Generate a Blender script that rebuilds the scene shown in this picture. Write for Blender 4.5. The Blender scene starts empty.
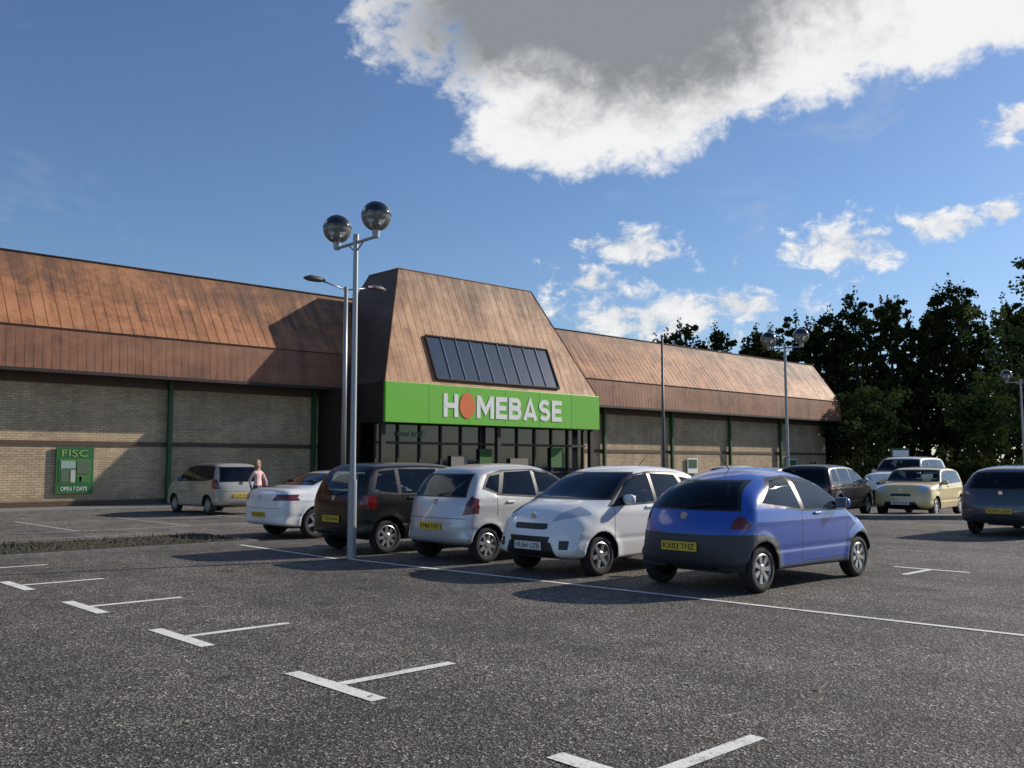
import bpy, bmesh, math, random
import numpy as np
from mathutils import Vector, Matrix
R = math.radians
sc = bpy.context.scene
col = sc.collection
rnd = random.Random(7)

# ------------------------------------------------------------------ helpers
def link(o, parent=None):
    col.objects.link(o)
    if parent: o.parent = parent
    return o
def empty(name, loc=(0,0,0), rz=0):
    e = bpy.data.objects.new(name, None); e.empty_display_size = .3
    e.location = loc; e.rotation_euler = (0,0,rz)
    return link(e)
def mobj(name, verts, faces, mats, parent=None, smooth=False, fm=None):
    me = bpy.data.meshes.new(name)
    me.from_pydata(verts, [], faces)
    if not isinstance(mats,(list,tuple)): mats=[mats]
    for m in mats: me.materials.append(m)
    if fm: me.polygons.foreach_set('material_index', fm)
    if smooth: me.polygons.foreach_set('use_smooth',[True]*len(me.polygons))
    me.update()
    return link(bpy.data.objects.new(name, me), parent)
class Acc:
    def __init__(s): s.v=[]; s.f=[]; s.m=[]
    def add(s, vs, fs, m=0):
        b=len(s.v); s.v+= [tuple(v) for v in vs]; s.f+=[tuple(i+b for i in f) for f in fs]; s.m+=[m]*len(fs)
    def box(s,x0,x1,y0,y1,z0,z1,m=0):
        s.add([(x0,y0,z0),(x1,y0,z0),(x1,y1,z0),(x0,y1,z0),(x0,y0,z1),(x1,y0,z1),(x1,y1,z1),(x0,y1,z1)],
              [(0,3,2,1),(4,5,6,7),(0,1,5,4),(1,2,6,5),(2,3,7,6),(3,0,4,7)],m)
    def tube(s,p0,p1,r0,r1,n=8,m=0,caps=True):
        p0=Vector(p0);p1=Vector(p1);d=(p1-p0).normalized()
        a=d.orthogonal().normalized(); b=d.cross(a)
        vs=[]
        for p,r in((p0,r0),(p1,r1)):
            for i in range(n):
                t=2*math.pi*i/n; vs.append(p+a*math.cos(t)*r+b*math.sin(t)*r)
        fs=[(i,(i+1)%n,n+(i+1)%n,n+i) for i in range(n)]
        if caps: fs+=[tuple(range(n))[::-1],tuple(range(n,2*n))]
        s.add(vs,fs,m)
    def lathe(s,prof,n=24,m=0,axis='z',c=(0,0,0)):
        vs=[];fs=[]
        for (r,h) in prof:
            for i in range(n):
                t=2*math.pi*i/n
                if axis=='z': vs.append((c[0]+r*math.cos(t),c[1]+r*math.sin(t),c[2]+h))
                else: vs.append((c[0]+r*math.cos(t),c[1]+h,c[2]+r*math.sin(t)))
        for k in range(len(prof)-1):
            for i in range(n):
                fs.append((k*n+i,k*n+(i+1)%n,(k+1)*n+(i+1)%n,(k+1)*n+i))
        s.add(vs,fs,m)
    def obj(s,name,mats,parent=None,smooth=False):
        return mobj(name,s.v,s.f,mats,parent,smooth,s.m)
def box(name,x0,x1,y0,y1,z0,z1,mat,parent=None,bevel=0):
    a=Acc();a.box(x0,x1,y0,y1,z0,z1);o=a.obj(name,mat,parent)
    if bevel:
        b=o.modifiers.new('b','BEVEL');b.width=bevel;b.segments=2
    return o

# ------------------------------------------------------------------ materials
def mat(name, colr, rough=.6, metal=0, coat=0, spec=.5, **k):
    m=bpy.data.materials.new(name); m.use_nodes=True
    b=m.node_tree.nodes['Principled BSDF']
    b.inputs['Base Color'].default_value=(*colr,1); b.inputs['Roughness'].default_value=rough
    b.inputs['Metallic'].default_value=metal; b.inputs['Coat Weight'].default_value=coat
    b.inputs['Coat Roughness'].default_value=.03
    b.inputs['Specular IOR Level'].default_value=spec
    return m
class NT:
    def __init__(s,tree): s.t=tree
    def n(s,ty,**k):
        x=s.t.nodes.new(ty)
        for a,b in k.items(): setattr(x,a,b)
        return x
    def l(s,a,b): s.t.links.new(a,b)
    def setin(s,sock,v):
        if isinstance(v,(int,float)): sock.default_value=v
        elif isinstance(v,(tuple,list)): sock.default_value=v if len(v)==len(sock.default_value) else (*v,1)
        else: s.l(v,sock)
    def math(s,op,a,b=0.0,c=None,clamp=False):
        x=s.n('ShaderNodeMath',operation=op); x.use_clamp=clamp
        s.setin(x.inputs[0],a); s.setin(x.inputs[1],b)
        if c is not None: s.setin(x.inputs[2],c)
        return x.outputs[0]
    def noise(s,vec,scale,detail=4,rough=.5,dist=0):
        x=s.n('ShaderNodeTexNoise'); s.l(vec,x.inputs['Vector'])
        x.inputs['Scale'].default_value=scale;x.inputs['Detail'].default_value=detail
        x.inputs['Roughness'].default_value=rough;x.inputs['Distortion'].default_value=dist
        return x.outputs['Fac']
    def ramp(s,fac,stops):
        x=s.n('ShaderNodeValToRGB'); s.l(fac,x.inputs[0])
        cr=x.color_ramp
        while len(cr.elements)<len(stops): cr.elements.new(.5)
        for e,(p,c) in zip(cr.elements,stops):
            e.position=p; e.color=(*c,1) if len(c)==3 else c
        return x.outputs[0]
    def mix(s,f,a,b,mode='MIX'):
        x=s.n('ShaderNodeMix',data_type='RGBA',blend_type=mode)
        s.setin(x.inputs[0],f); s.setin(x.inputs[6],a); s.setin(x.inputs[7],b)
        return x.outputs[2]
    def mapr(s,v,a,b,c=0,d=1,kind='LINEAR'):
        x=s.n('ShaderNodeMapRange',interpolation_type=kind); s.setin(x.inputs[0],v)
        for i,q in enumerate((a,b,c,d)): x.inputs[i+1].default_value=q
        return x.outputs[0]
    def scalev(s,vec,v):
        x=s.n('ShaderNodeVectorMath',operation='MULTIPLY'); s.l(vec,x.inputs[0]); x.inputs[1].default_value=v
        return x.outputs[0]
def g(v): return (v,v,v)
def base(name,rough=.8):
    m=mat(name,(.5,.5,.5),rough); n=NT(m.node_tree)
    bs=m.node_tree.nodes['Principled BSDF']
    tc=n.n('ShaderNodeTexCoord')
    return m,n,bs,tc.outputs['Object']
def bump(n,bs,h,strength,dist=.01,normal=None):
    b=n.n('ShaderNodeBump'); b.inputs['Strength'].default_value=strength;b.inputs['Distance'].default_value=dist
    n.l(h,b.inputs['Height']); n.l(b.outputs[0],bs.inputs['Normal']); return b

# asphalt
def asphalt_mat(name, dark=1.0):
    m,n,bs,P=base(name,.78)
    vo=n.n('ShaderNodeTexVoronoi'); n.l(P,vo.inputs['Vector']); vo.inputs['Scale'].default_value=88
    vo2=n.n('ShaderNodeTexVoronoi'); n.l(P,vo2.inputs['Vector']); vo2.inputs['Scale'].default_value=40
    sep=n.n('ShaderNodeSeparateColor'); n.l(vo.outputs['Color'],sep.inputs[0])
    sep2=n.n('ShaderNodeSeparateColor'); n.l(vo2.outputs['Color'],sep2.inputs[0])
    q=dark*1.28
    stone=n.ramp(sep.outputs[0],[(0,g(.022*q)),(.5,g(.052*q)),(.78,g(.10*q)),(1,g(.34*q))])
    st2=n.ramp(sep2.outputs[0],[(0,g(.6)),(.8,g(1.0)),(1,g(1.8))])
    c=n.mix(1.0,stone,st2,'MULTIPLY')
    big=n.noise(P,.35,5,.65); patch=n.ramp(big,[(.3,g(.62)),(.5,g(1.0)),(.72,g(1.35))])
    c=n.mix(1.0,c,patch,'MULTIPLY')
    med=n.noise(P,2.2,5,.75); pm=n.ramp(med,[(.3,g(.68)),(.7,g(1.28))])
    c=n.mix(1.0,c,pm,'MULTIPLY')
    st=n.noise(n.scalev(P,(1.1,.06,1)),1.0,3,.6); sm=n.ramp(st,[(.35,g(.78)),(.65,g(1.18))])
    c=n.mix(1.0,c,sm,'MULTIPLY')
    oil=n.noise(P,1.3,2,.5); om=n.ramp(oil,[(.27,g(.45)),(.36,g(1))])
    c=n.mix(.8,c,n.mix(1.0,c,om,'MULTIPLY'))
    c=n.mix(1.0,c,(1.08,.985,.86),'MULTIPLY')
    n.l(c,bs.inputs['Base Color'])
    h=n.math('ADD',vo.outputs['Distance'],n.math('MULTIPLY',vo2.outputs['Distance'],1.2))
    bump(n,bs,h,.9,.010)
    bs.inputs['Specular IOR Level'].default_value=.45
    return m
M_asph=asphalt_mat('asphalt'); M_asph2=asphalt_mat('asphalt_old',1.3)
m,n,bs,P=base('grass',.9)
n.l(n.ramp(n.noise(P,.8,6,.7),[(.3,(.03,.045,.012)),(.6,(.06,.09,.02)),(.8,(.11,.12,.04))]),bs.inputs['Base Color']); M_grass=m
m,n,bs,P=base('line_paint',.7)
nz=n.noise(P,38,5,.75); nb=n.noise(P,3,3,.6)
w=n.math('ADD',nz,n.math('MULTIPLY',nb,.45))
n.l(n.ramp(w,[(.54,(.13,.125,.115)),(.64,(.62,.61,.57)),(.8,(.80,.80,.76))]),bs.inputs['Base Color'])
bump(n,bs,nz,.4,.004); M_line=m
m,n,bs,P=base('line_paint_faded',.8)
nz=n.noise(P,25,5,.75); n.l(n.ramp(nz,[(.4,(.14,.14,.13)),(.6,(.60,.60,.56))]),bs.inputs['Base Color']); M_line2=m
m,n,bs,P=base('kerb_concrete',.85)
n.l(n.ramp(n.noise(P,6,6,.7),[(.3,g(.12)),(.7,(.26,.25,.23))]),bs.inputs['Base Color']); M_kerb=m
m,n,bs,P=base('bed_soil',.95)
n.l(n.ramp(n.noise(P,14,6,.8),[(.35,(.025,.020,.013)),(.5,(.055,.045,.028)),(.7,(.11,.095,.06))]),bs.inputs['Base Color'])
bump(n,bs,n.noise(P,20,5,.8),1,.05); M_bed=m
# brick
m,n,bs,P=base('buff_brick',.85)
cx=n.n('ShaderNodeSeparateXYZ'); n.l(P,cx.inputs[0])
cm=n.n('ShaderNodeCombineXYZ'); n.l(n.math('ADD',cx.outputs[0],cx.outputs[1]),cm.inputs[0]); n.l(cx.outputs[2],cm.inputs[1])
bt=n.n('ShaderNodeTexBrick'); n.l(cm.outputs[0],bt.inputs['Vector'])
bt.inputs['Color1'].default_value=(.64,.49,.31,1); bt.inputs['Color2'].default_value=(.48,.355,.225,1); bt.inputs['Mortar'].default_value=(.28,.22,.15,1)
bt.inputs['Scale'].default_value=1;bt.inputs['Brick Width'].default_value=.24;bt.inputs['Row Height'].default_value=.085;bt.inputs['Mortar Size'].default_value=.009
bt.inputs['Bias'].default_value=-.1
d=n.ramp(n.noise(n.scalev(P,(.5,.5,1.2)),1.0,6,.7),[(.3,g(.70)),(.65,g(1.08))])
c=n.mix(1.0,bt.outputs[0],d,'MULTIPLY')
sv=n.ramp(n.noise(n.scalev(P,(1.5,1.5,.15)),1.0,5,.7),[(.35,g(.80)),(.6,g(1.04))])
c=n.mix(1.0,c,sv,'MULTIPLY')
hz=n.mapr(cx.outputs[2],0,1.0,.75,1.0)
c=n.mix(1.0,c,n.ramp(hz,[(0,g(0)),(1,g(1))]),'MULTIPLY')
n.l(c,bs.inputs['Base Color']); M_brick=m
def clad(name,c1,c2,c3,z0=4.6,z1=8.9,darktop=.45,pw=.55):
    m,n,bs,P=base(name,.6)
    s1=n.noise(n.scalev(P,(1.9,.3,.13)),1.0,6,.72,.3)    # vertical run-off streaks
    s2=n.noise(n.scalev(P,(.15,.15,.5)),1.0,6,.7,.6)     # broad patches
    s3=n.noise(n.scalev(P,(.9,.6,.9)),1.0,7,.8,1.2)      # blotches
    f=n.math('ADD',n.math('ADD',n.math('MULTIPLY',s1,.36),n.math('MULTIPLY',s2,.30)),n.math('MULTIPLY',s3,.34))
    c=n.ramp(f,[(.40,c1),(.49,c2),(.585,c3)])
    cx=n.n('ShaderNodeSeparateXYZ'); n.l(P,cx.inputs[0])
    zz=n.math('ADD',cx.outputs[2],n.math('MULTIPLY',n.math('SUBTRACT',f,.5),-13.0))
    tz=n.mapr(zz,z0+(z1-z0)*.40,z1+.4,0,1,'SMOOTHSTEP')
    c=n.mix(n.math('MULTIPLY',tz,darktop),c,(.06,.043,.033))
    st=n.mapr(s1,.55,.70,0,.45,'SMOOTHSTEP')
    c=n.mix(st,c,(.085,.056,.04))
    pn=n.n('ShaderNodeTexWhiteNoise',noise_dimensions='1D'); n.l(n.math('FLOOR',n.math('MULTIPLY',cx.outputs[0],1.0/pw)),pn.inputs['W'])
    pv=n.ramp(pn.outputs['Value'],[(0,g(.96)),(1,g(1.03))])
    c=n.mix(1.0,c,pv,'MULTIPLY')
    n.l(c,bs.inputs['Base Color'])
    n.l(n.mapr(f,.3,.7,.75,.55),bs.inputs['Roughness'])
    return m
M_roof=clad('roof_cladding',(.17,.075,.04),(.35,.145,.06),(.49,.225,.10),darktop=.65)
M_fascia=clad('fascia_cladding',(.13,.058,.036),(.26,.112,.058),(.34,.16,.085),darktop=.12)
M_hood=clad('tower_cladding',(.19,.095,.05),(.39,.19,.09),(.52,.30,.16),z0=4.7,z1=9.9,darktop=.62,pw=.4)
M_hoodside=clad('tower_cladding_weathered_shaded',(.04,.027,.02),(.065,.042,.03),(.10,.06,.042),z0=4.7,z1=9.9,darktop=.5)  # left tower face: weathering plus its shade, put into a darker base colour
M_dbrown=mat('dark_brown_steel',(.03,.021,.017),.6)
M_brownband=mat('brown_band',(.10,.062,.043),.7)
M_green=mat('sign_green',(.15,.50,.035),.45)
M_dgreen=mat('dark_green_paint',(.02,.10,.035),.5)
M_gtrim=mat('column_green',(.018,.09,.03),.5)
M_white=mat('white_paint',(.82,.82,.80),.5)
M_orange=mat('orange_paint',(.75,.16,.04),.5)
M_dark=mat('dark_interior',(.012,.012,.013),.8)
M_soffit=mat('soffit',(.05,.04,.035),.8)
M_glassd=mat('shop_glass',(.02,.025,.03),.06,0,0,.8)
M_skyl=mat('skylight_glass',(.035,.055,.085),.15,0,0,.8)
M_alu=mat('aluminium',(.45,.46,.47),.35,.8)
M_galv=mat('galvanised_steel',(.36,.37,.38),.45,.6)
M_roofflat=mat('flat_roof',(.12,.11,.10),.9)

# ------------------------------------------------------------------ ground
def sheet(name,x0,x1,y0,y1,z,mt,parent=None):
    return mobj(name,[(x0,y0,z),(x1,y0,z),(x1,y1,z),(x0,y1,z)],[(0,1,2,3)],mt,parent)
sheet('ground',-1500,1500,-1500,1500,-.012,M_grass)
sheet('car_park_asphalt',-70,62,-60,19.3,0,M_asph)
sheet('service_road_asphalt',-70,66,19.3,31.0,.001,M_asph2)
def kerbed(name,x0,x1,y0,y1,h,top,kw=.13):
    e=empty(name,(0,0,0))
    a=Acc()
    a.box(x0,x1,y0,y0+kw,-.01,h);a.box(x0,x1,y1-kw,y1,-.01,h)
    a.box(x0,x0+kw,y0+kw+.001,y1-kw-.001,-.01,h);a.box(x1-kw,x1,y0+kw+.001,y1-kw-.001,-.01,h)
    a.obj('kerb',M_kerb,e)
    sheet('surface',x0+kw,x1-kw,y0+kw,y1-kw,h+.004,top,e)
    return e
kerbed('planting_bed',-40,9.1,16.9,19.4,.06,M_bed,.09)
a=Acc(); a.box(-60,66,31.0,31.14,-.01,.12); a.obj('kerb',M_kerb)
sheet('pavement',-60,66,31.14,33.6,.118,M_kerb)
e=empty('traffic_island',(27.2,10.9,0),R(-43))
a=Acc();
pts=[]
for i in range(28):
    t=2*math.pi*i/28; pts.append((2.6*math.copysign(abs(math.cos(t))**.6,math.cos(t)),.45*math.copysign(abs(math.sin(t))**.6,math.sin(t))))
vs=[(x,y,0) for x,y in pts]+[(x,y,.12) for x,y in pts]
a.add(vs,[(i,(i+1)%28,28+(i+1)%28,28+i) for i in range(28)]+[tuple(range(28,56))]); a.obj('kerb',M_kerb,e)

# markings
a=Acc()
def quad(a,x0,x1,y0,y1,z=.005): a.add([(x0,y0,z),(x1,y0,z),(x1,y1,z),(x0,y1,z)],[(0,1,2,3)])
for T in (-4.8,-2.2,.4,3.0,5.72,8.22,10.65,13.1,15.5):
    quad(a,3.61,3.74,T-.56,T+.56); quad(a,3.741,4.76,T-.05,T+.05)
for k in range(-3,5):
    T=5.85+2.4*k
    quad(a,13.95,14.05,T-.55,T+.55); quad(a,13.1,13.949,T-.05,T+.05)
a.obj('bay_markings',M_line)
a=Acc()
def strip(a,p,q,w,z):
    p=Vector((*p,z));q=Vector((*q,z));d=(q-p).normalized();nn=Vector((-d.y,d.x,0))*w/2
    a.add([p-nn,q-nn,q+nn,p+nn],[(0,1,2,3)])
strip(a,(9.85,-6),(8.62,13.0),.085,.006); strip(a,(8.5,13.2),(8.6,16.7),.09,.006)
a.obj('bay_line_marking',M_line)
a=Acc()
strip(a,(2,22.6),(13,22.6),.11,.007)
for k in range(6): strip(a,(2.2+2.7*k,22.7),(2.2+2.7*k,27.5),.11,.007)
strip(a,(3,21),(9.2,20.6),.1,.007)
for k in range(8): strip(a,(34+2.5*k,8),(34+2.5*k,12.8),.1,.007)
a.obj('road_markings',M_line2)
# bed: leaf litter, low weeds
rng=np.random.default_rng(3)
a=Acc()
for i in range(900):
    x=rng.uniform(-12,9.0);y=rng.uniform(17.1,19.2);s=rng.uniform(.02,.06)
    vs=[];
    for dx,dy,dz in((1,0,0),(0,1,0),(-1,0,0),(0,-1,0),(.2,.1,1)):
        vs.append((x+dx*s*rng.uniform(.6,1.2),y+dy*s*rng.uniform(.6,1.2),.06+dz*s*rng.uniform(.4,.8)))
    a.add(vs,[(0,1,4),(1,2,4),(2,3,4),(3,0,4)],int(rng.random()<.1))
a.obj('bed_rubble',[mat('rubble_soil',(.05,.04,.026),.95),mat('rubble',(.13,.11,.085),.9)])
M_weed=mat('weed_leaf',(.045,.052,.02),.8)
a=Acc()
for i in range(2600):
    x=rng.uniform(-12,9.0);y=rng.uniform(17.05,19.25);h=rng.uniform(.03,.10)*(1.6 if math.sin(x*1.7)+math.sin(x*4.1+y)>.7 else .7);t=rng.uniform(0,6.28);w=.014
    a.add([(x-w*math.cos(t),y-w*math.sin(t),.06),(x+w*math.cos(t),y+w*math.sin(t),.06),(x+rng.normal()*.05,y+rng.normal()*.05,.06+h)],[(0,1,2)])
a.obj('weeds',M_weed)
a=Acc()
for i in range(420):
    x=rng.uniform(0,16);y=rng.uniform(-2,19);s=rng.uniform(.008,.020);t=rng.uniform(0,6.28)
    c_,s_=math.cos(t),math.sin(t)
    a.add([(x+s*c_*1.5,y+s*s_*1.5,.009),(x-s*s_,y+s*c_,.012),(x-s*c_*1.5,y-s*s_*1.5,.009),(x+s*s_,y-s*c_,.015)],[(0,1,2,3)],int(rng.random()<.35))
a.obj('fallen_leaves',[mat('dry_leaf',(.16,.10,.04),.8),mat('grit_light',(.30,.28,.25),.8)])

# ------------------------------------------------------------------ building
B=empty('retail_store_building')
SL,SR=-32,63.5
a=Acc()
a.box(SL+.3,21.4,33.5,70,0,4.9);a.box(33.2,SR-.6,33.5,70,0,4.9); a.obj('brick_walls',M_brick,B)
prof=[(32.5,4.62),(32.62,6.06),(34.7,8.87),(35.3,8.87),(38.5,7.2),(69,7.2),(70.4,4.62)]
def extrude_prof(name,p,x0,x1,mt,parent,mi=None):
    a=Acc();k=len(p)
    vs=[(x0,t,z) for t,z in p]+[(x1,t,z) for t,z in p]
    for i in range(k-1): a.add([vs[i],vs[k+i],vs[k+i+1],vs[i+1]],[(0,1,2,3)],0 if mi is None else mi[i])
    a.add(vs[:k],[tuple(range(k))],mi[1] if mi else 0); a.add(vs[k:],[tuple(range(k))[::-1]],mi[1] if mi else 0)
    return a.obj(name,mt,parent)
extrude_prof('roof',prof,SL,SR,[M_fascia,M_roof,M_roofflat],B,[0,1,1,2,2,2])
box('soffit',SL,SR,32.52,33.5,4.60,4.615,M_soffit,B)
a=Acc()
def rib(a,p0,p1,w,h,m=0):
    x0,t0,z0=p0;x1,t1,z1=p1;hv=h
    a.add([(x0-w,t0,z0),(x0+w,t0,z0),(x0+w,t0+hv[1],z0+hv[2]),(x0-w,t0+hv[1],z0+hv[2]),
           (x1-w,t1,z1),(x1+w,t1,z1),(x1+w,t1+hv[1],z1+hv[2]),(x1-w,t1+hv[1],z1+hv[2])],
          [(0,1,2,3),(4,7,6,5),(3,2,6,7),(0,4,5,1),(1,5,6,2),(0,3,7,4)],m)
x=SL+.2
while x<SR:
    if not(22.3<x<32.3):
        rib(a,(x,32.62,6.08),(x,34.69,8.85),.008,(0,-.0035,.0025))
    x+=.40
a.obj('roof_seams',M_roof,B)
a=Acc();x=SL+.1
while x<SR:
    if not(21<x<33.6): rib(a,(x,32.5,4.64),(x,32.62,6.03),.012,(0,-.0045,.0))
    x+=.275
a.obj('fascia_ribs',M_fascia,B)
a=Acc()
for x0,x1 in((SL,21.05),(33.55,SR)):
    a.box(x0,x1,32.42,32.6,4.55,4.66); a.box(x0,x1,32.58,32.69,6.045,6.07)
a.box(SL,SR,34.63,35.32,8.86,8.895)
a.obj('roof_trim',M_dbrown,B)
a=Acc()
for x0,x1 in((SL+.4,21.0),(33.6,SR-.7)):
    a.box(x0,x1,33.46,33.51,2.18,2.34)
    a.box(x0,x1,33.44,33.51,4.28,4.60)
    a.box(x0,x1,33.47,33.51,.12,.3)
a.obj('wall_bands',M_brownband,B)
a=Acc();S=20.3-6.03*8
while S<SR-3:
    if not(21<S<33): a.box(S-.07,S+.07,33.25,33.43,.1,4.59)
    S+=6.03
a.obj('columns',M_gtrim,B)
box('porch_wing_wall',20.6,21.15,31.2,33.5,.1,4.6,M_dbrown,B)
x0,x1,t0,t1,z0=21.1,33.5,29.5,36.2,4.75
X0,X1,T0,T1,Z1=23.3,31.2,31.7,33.9,9.86
vs=[(x0,t0,z0),(x1,t0,z0),(x1,t1,z0),(x0,t1,z0),(X0,T0,Z1),(X1,T0,Z1),(X1,T1,Z1),(X0,T1,Z1)]
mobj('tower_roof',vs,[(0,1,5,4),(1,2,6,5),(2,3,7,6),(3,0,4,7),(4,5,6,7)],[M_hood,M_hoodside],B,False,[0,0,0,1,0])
a=Acc()
x=x0+.3
sl=(T0-t0)/(Z1-z0)
while x<x1:
    hz=Z1
    if x<X0: hz=z0+(x-x0)/(X0-x0)*(Z1-z0)
    if x>X1: hz=z0+(x1-x)/(x1-X1)*(Z1-z0)
    zs=z0+.02
    if 23.6<x<31.0: zs=6.95
    if hz>zs+.1: rib(a,(x,t0+sl*(zs-z0),zs),(x,t0+sl*(hz-z0),hz),.010,(0,-.006,.003))
    x+=.4
for p,q in(((x0,t0,z0),(X0,T0,Z1)),((x1,t0,z0),(X1,T0,Z1)),((X0,T0,Z1),(X1,T0,Z1)),((X0,T0,Z1),(X0,T1,Z1))):
    a.tube(p,q,.03,.03,6)
a.obj('tower_seams',M_hood,B)
a=Acc()
def hp(x,z,off):
    return (x,t0+sl*(z-z0)-off*.92,z+off*.39)
a.add([hp(23.7,4.98,.05),hp(30.9,4.98,.05),hp(30.9,6.85,.05),hp(23.7,6.85,.05)],[(0,1,2,3)],0)
for i in range(10):
    x=23.7+7.2*i/9
    if 1<=i<=8: a.tube(hp(x,4.98,.07),hp(x,6.85,.07),.03,.03,6,1)
a.tube(hp(23.7,4.98,.07),hp(30.9,4.98,.07),.05,.05,6,2);a.tube(hp(23.7,6.85,.07),hp(30.9,6.85,.07),.05,.05,6,2)
a.tube(hp(23.7,4.98,.07),hp(23.7,6.85,.07),.05,.05,6,2);a.tube(hp(30.9,4.98,.07),hp(30.9,6.85,.07),.05,.05,6,2)
a.obj('skylight',[M_skyl,M_alu,M_dbrown],B)
box('sign_box_side',21.1,33.5,29.56,33.4,3.19,4.74,M_dbrown,B)
box('sign_panel',21.06,33.54,29.42,29.555,3.17,4.77,M_green,B,.02)
a=Acc()
for x in(23.2,25.3,27.4,29.5,31.6): a.box(x-.004,x+.004,29.416,29.42,3.19,4.75)
a.obj('sign_panel_joints',mat('joint_green',(.08,.28,.03),.5),B)
def text_mesh(s,size,off=0.0,ext=.02):
    cu=bpy.data.curves.new('t','FONT');cu.body=s;cu.size=size;cu.offset=off;cu.extrude=ext
    o=bpy.data.objects.new('t',cu);col.objects.link(o)
    dg=bpy.context.evaluated_depsgraph_get();dg.update()
    me=bpy.data.meshes.new_from_object(o.evaluated_get(dg));bpy.data.objects.remove(o)
    return me
def place_text(name,s,x0,x1,z0,z1,y,mt,parent,off=.02,ext=.02,rot=None):
    me=text_mesh(s,1,off,ext); me.materials.clear(); me.materials.append(mt)
    xs=[v.co.x for v in me.vertices];ys=[v.co.y for v in me.vertices]
    ax,bx,ay,by=min(xs),max(xs),min(ys),max(ys)
    for v in me.vertices:
        X=(v.co.x-ax)/(bx-ax);Z=(v.co.y-ay)/(by-ay)
        v.co=Vector((x0+X*(x1-x0),y-v.co.z,z0+Z*(z1-z0)))
    o=bpy.data.objects.new(name,me);link(o,parent);return o
def arc(cx,cy,rx,ry,a0,a1,k=9): return [(cx+rx*math.cos(R(a0+(a1-a0)*i/k)),cy+ry*math.sin(R(a0+(a1-a0)*i/k))) for i in range(k+1)]
STW=.215
hh=STW/2
LET={'H':(.80,[[(hh,0),(hh,1)],[(.8-hh,0),(.8-hh,1)],[(hh,.5),(.8-hh,.5)]]),
 'M':(.98,[[(hh,0),(hh,1)],[(.98-hh,0),(.98-hh,1)],[(hh+.03,.93),(.49,.30),(.98-hh-.03,.93)]]),
 'E':(.66,[[(hh,0),(hh,1)],[(hh,1-hh),(.66,1-hh)],[(hh,.5),(.61,.5)],[(hh,hh),(.66,hh)]]),
 'B':(.76,[[(hh,0),(hh,1)],[(hh,1-hh)]+arc(.43,.715,.19,.178,90,-90)+[(hh,.537)],[(hh,.5)]+arc(.46,.30,.195,.195,90,-90)+[(hh,hh)]]),
 'A':(.88,[[(.10,0),(.44,.93),(.78,0)],[(.2,.25),(.68,.25)]]),
 'S':(.72,[arc(.36,.70,.25,.195,25,180,9)+arc(.36,.69,.25,.19,180,270,5)[1:]+arc(.36,.31,.25,.195,90,0,5)[1:]+arc(.36,.30,.25,.195,0,-155,9)[1:]])}
def draw_word(a,word,x0,x1,z0,h,y,gap=.10):
    tot=sum(LET[c][0] for c in word)+gap*(len(word)-1); sx=(x1-x0)/tot; px=x0
    j=0
    for c in word:
        wd,strokes=LET[c]
        for st in strokes:
            j+=1;yy=y-.002*(j%5)
            P2=[Vector((px+u*sx,z0+v*h)) for u,v in st]
            N=[];
            for i in range(len(P2)):
                d0=(P2[i]-P2[i-1]).normalized() if i else (P2[1]-P2[0]).normalized()
                d1=(P2[i+1]-P2[i]).normalized() if i<len(P2)-1 else d0
                t=(d0+d1); t=t.normalized() if t.length>1e-4 else d0
                nn=Vector((-t.y,t.x)); N.append(nn/max(.55,nn.dot(Vector((-d0.y,d0.x))))*hh*h)
            k=len(P2)
            vs=[(p.x+q.x,yy,p.y+q.y) for p,q in zip(P2,N)]+[(p.x-q.x,yy,p.y-q.y) for p,q in zip(P2,N)]
            vs+=[(v[0],29.418,v[2]) for v in vs]
            fs=[]
            for i in range(k-1):
                fs+=[(i,i+1,k+i+1,k+i),(i,2*k+i,2*k+i+1,i+1),(k+i,k+i+1,3*k+i+1,3*k+i)]
            fs+=[(0,k,3*k,2*k),(k-1,3*k-1,4*k-1,2*k-1)]
            a.add(vs,fs)
        px+=(wd+gap)*sx
a=Acc()
draw_word(a,'H',23.95,24.72,3.47,.95,29.405)
draw_word(a,'MEBASE',25.74,30.92,3.47,.95,29.405)
a.obj('sign_letters',M_white,B)
a=Acc();pts=[]
for i in range(32):
    t=2*math.pi*i/32; r=.47*(1+.10*max(0,math.sin(t))**6)
    pts.append((25.22+.88*r*math.cos(t),29.395,3.95+1.1*r*math.sin(t)))
a.add(pts+[(p[0],29.418,p[2]) for p in pts],[tuple(range(32))]+[(i,32+i,32+(i+1)%32,(i+1)%32) for i in range(32)])
a.obj('sign_emblem',M_orange,B)
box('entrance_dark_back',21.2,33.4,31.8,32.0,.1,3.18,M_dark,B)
a=Acc()
a.box(21.2,33.4,30.30,30.33,.12,3.17,0)
x=21.2
while x<33.45:
    a.box(x-.04,x+.04,30.22,30.295,.12,3.17,1);x+=1.1
a.box(21.2,33.4,30.20,30.215,2.35,2.45,1);a.box(21.2,33.4,30.20,30.215,.12,.3,1);a.box(21.2,33.4,30.20,30.215,1.15,1.2,1)
a.obj('entrance_glazing',[M_glassd,M_dbrown],B)
place_text('window_text','ome to f',22.2,23.7,2.66,2.92,30.19,mat('dull_green',(.16,.28,.13),.6),B,.0,.004)
a=Acc()
for i,(x,w,h) in enumerate(((25.0,.9,.5),(26.6,.7,.8),(28.4,1.1,.4),(31.0,.8,.9))): a.box(x,x+w,30.17,30.19,1.4,1.4+h,i%2)
a.obj('window_posters',[mat('poster_cream',(.22,.20,.17),.7),mat('poster_green',(.05,.15,.04),.7)],B)
box('porch_floor',20.8,33.8,29.2,31.0,0,.119,M_kerb,B)
for S_ in(21.2,27.3,33.3): box('porch_post',S_-.1,S_+.1,29.7,29.9,.12,3.18,M_dbrown,B)
W=empty('wall_poster',(0,0,0))
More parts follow.
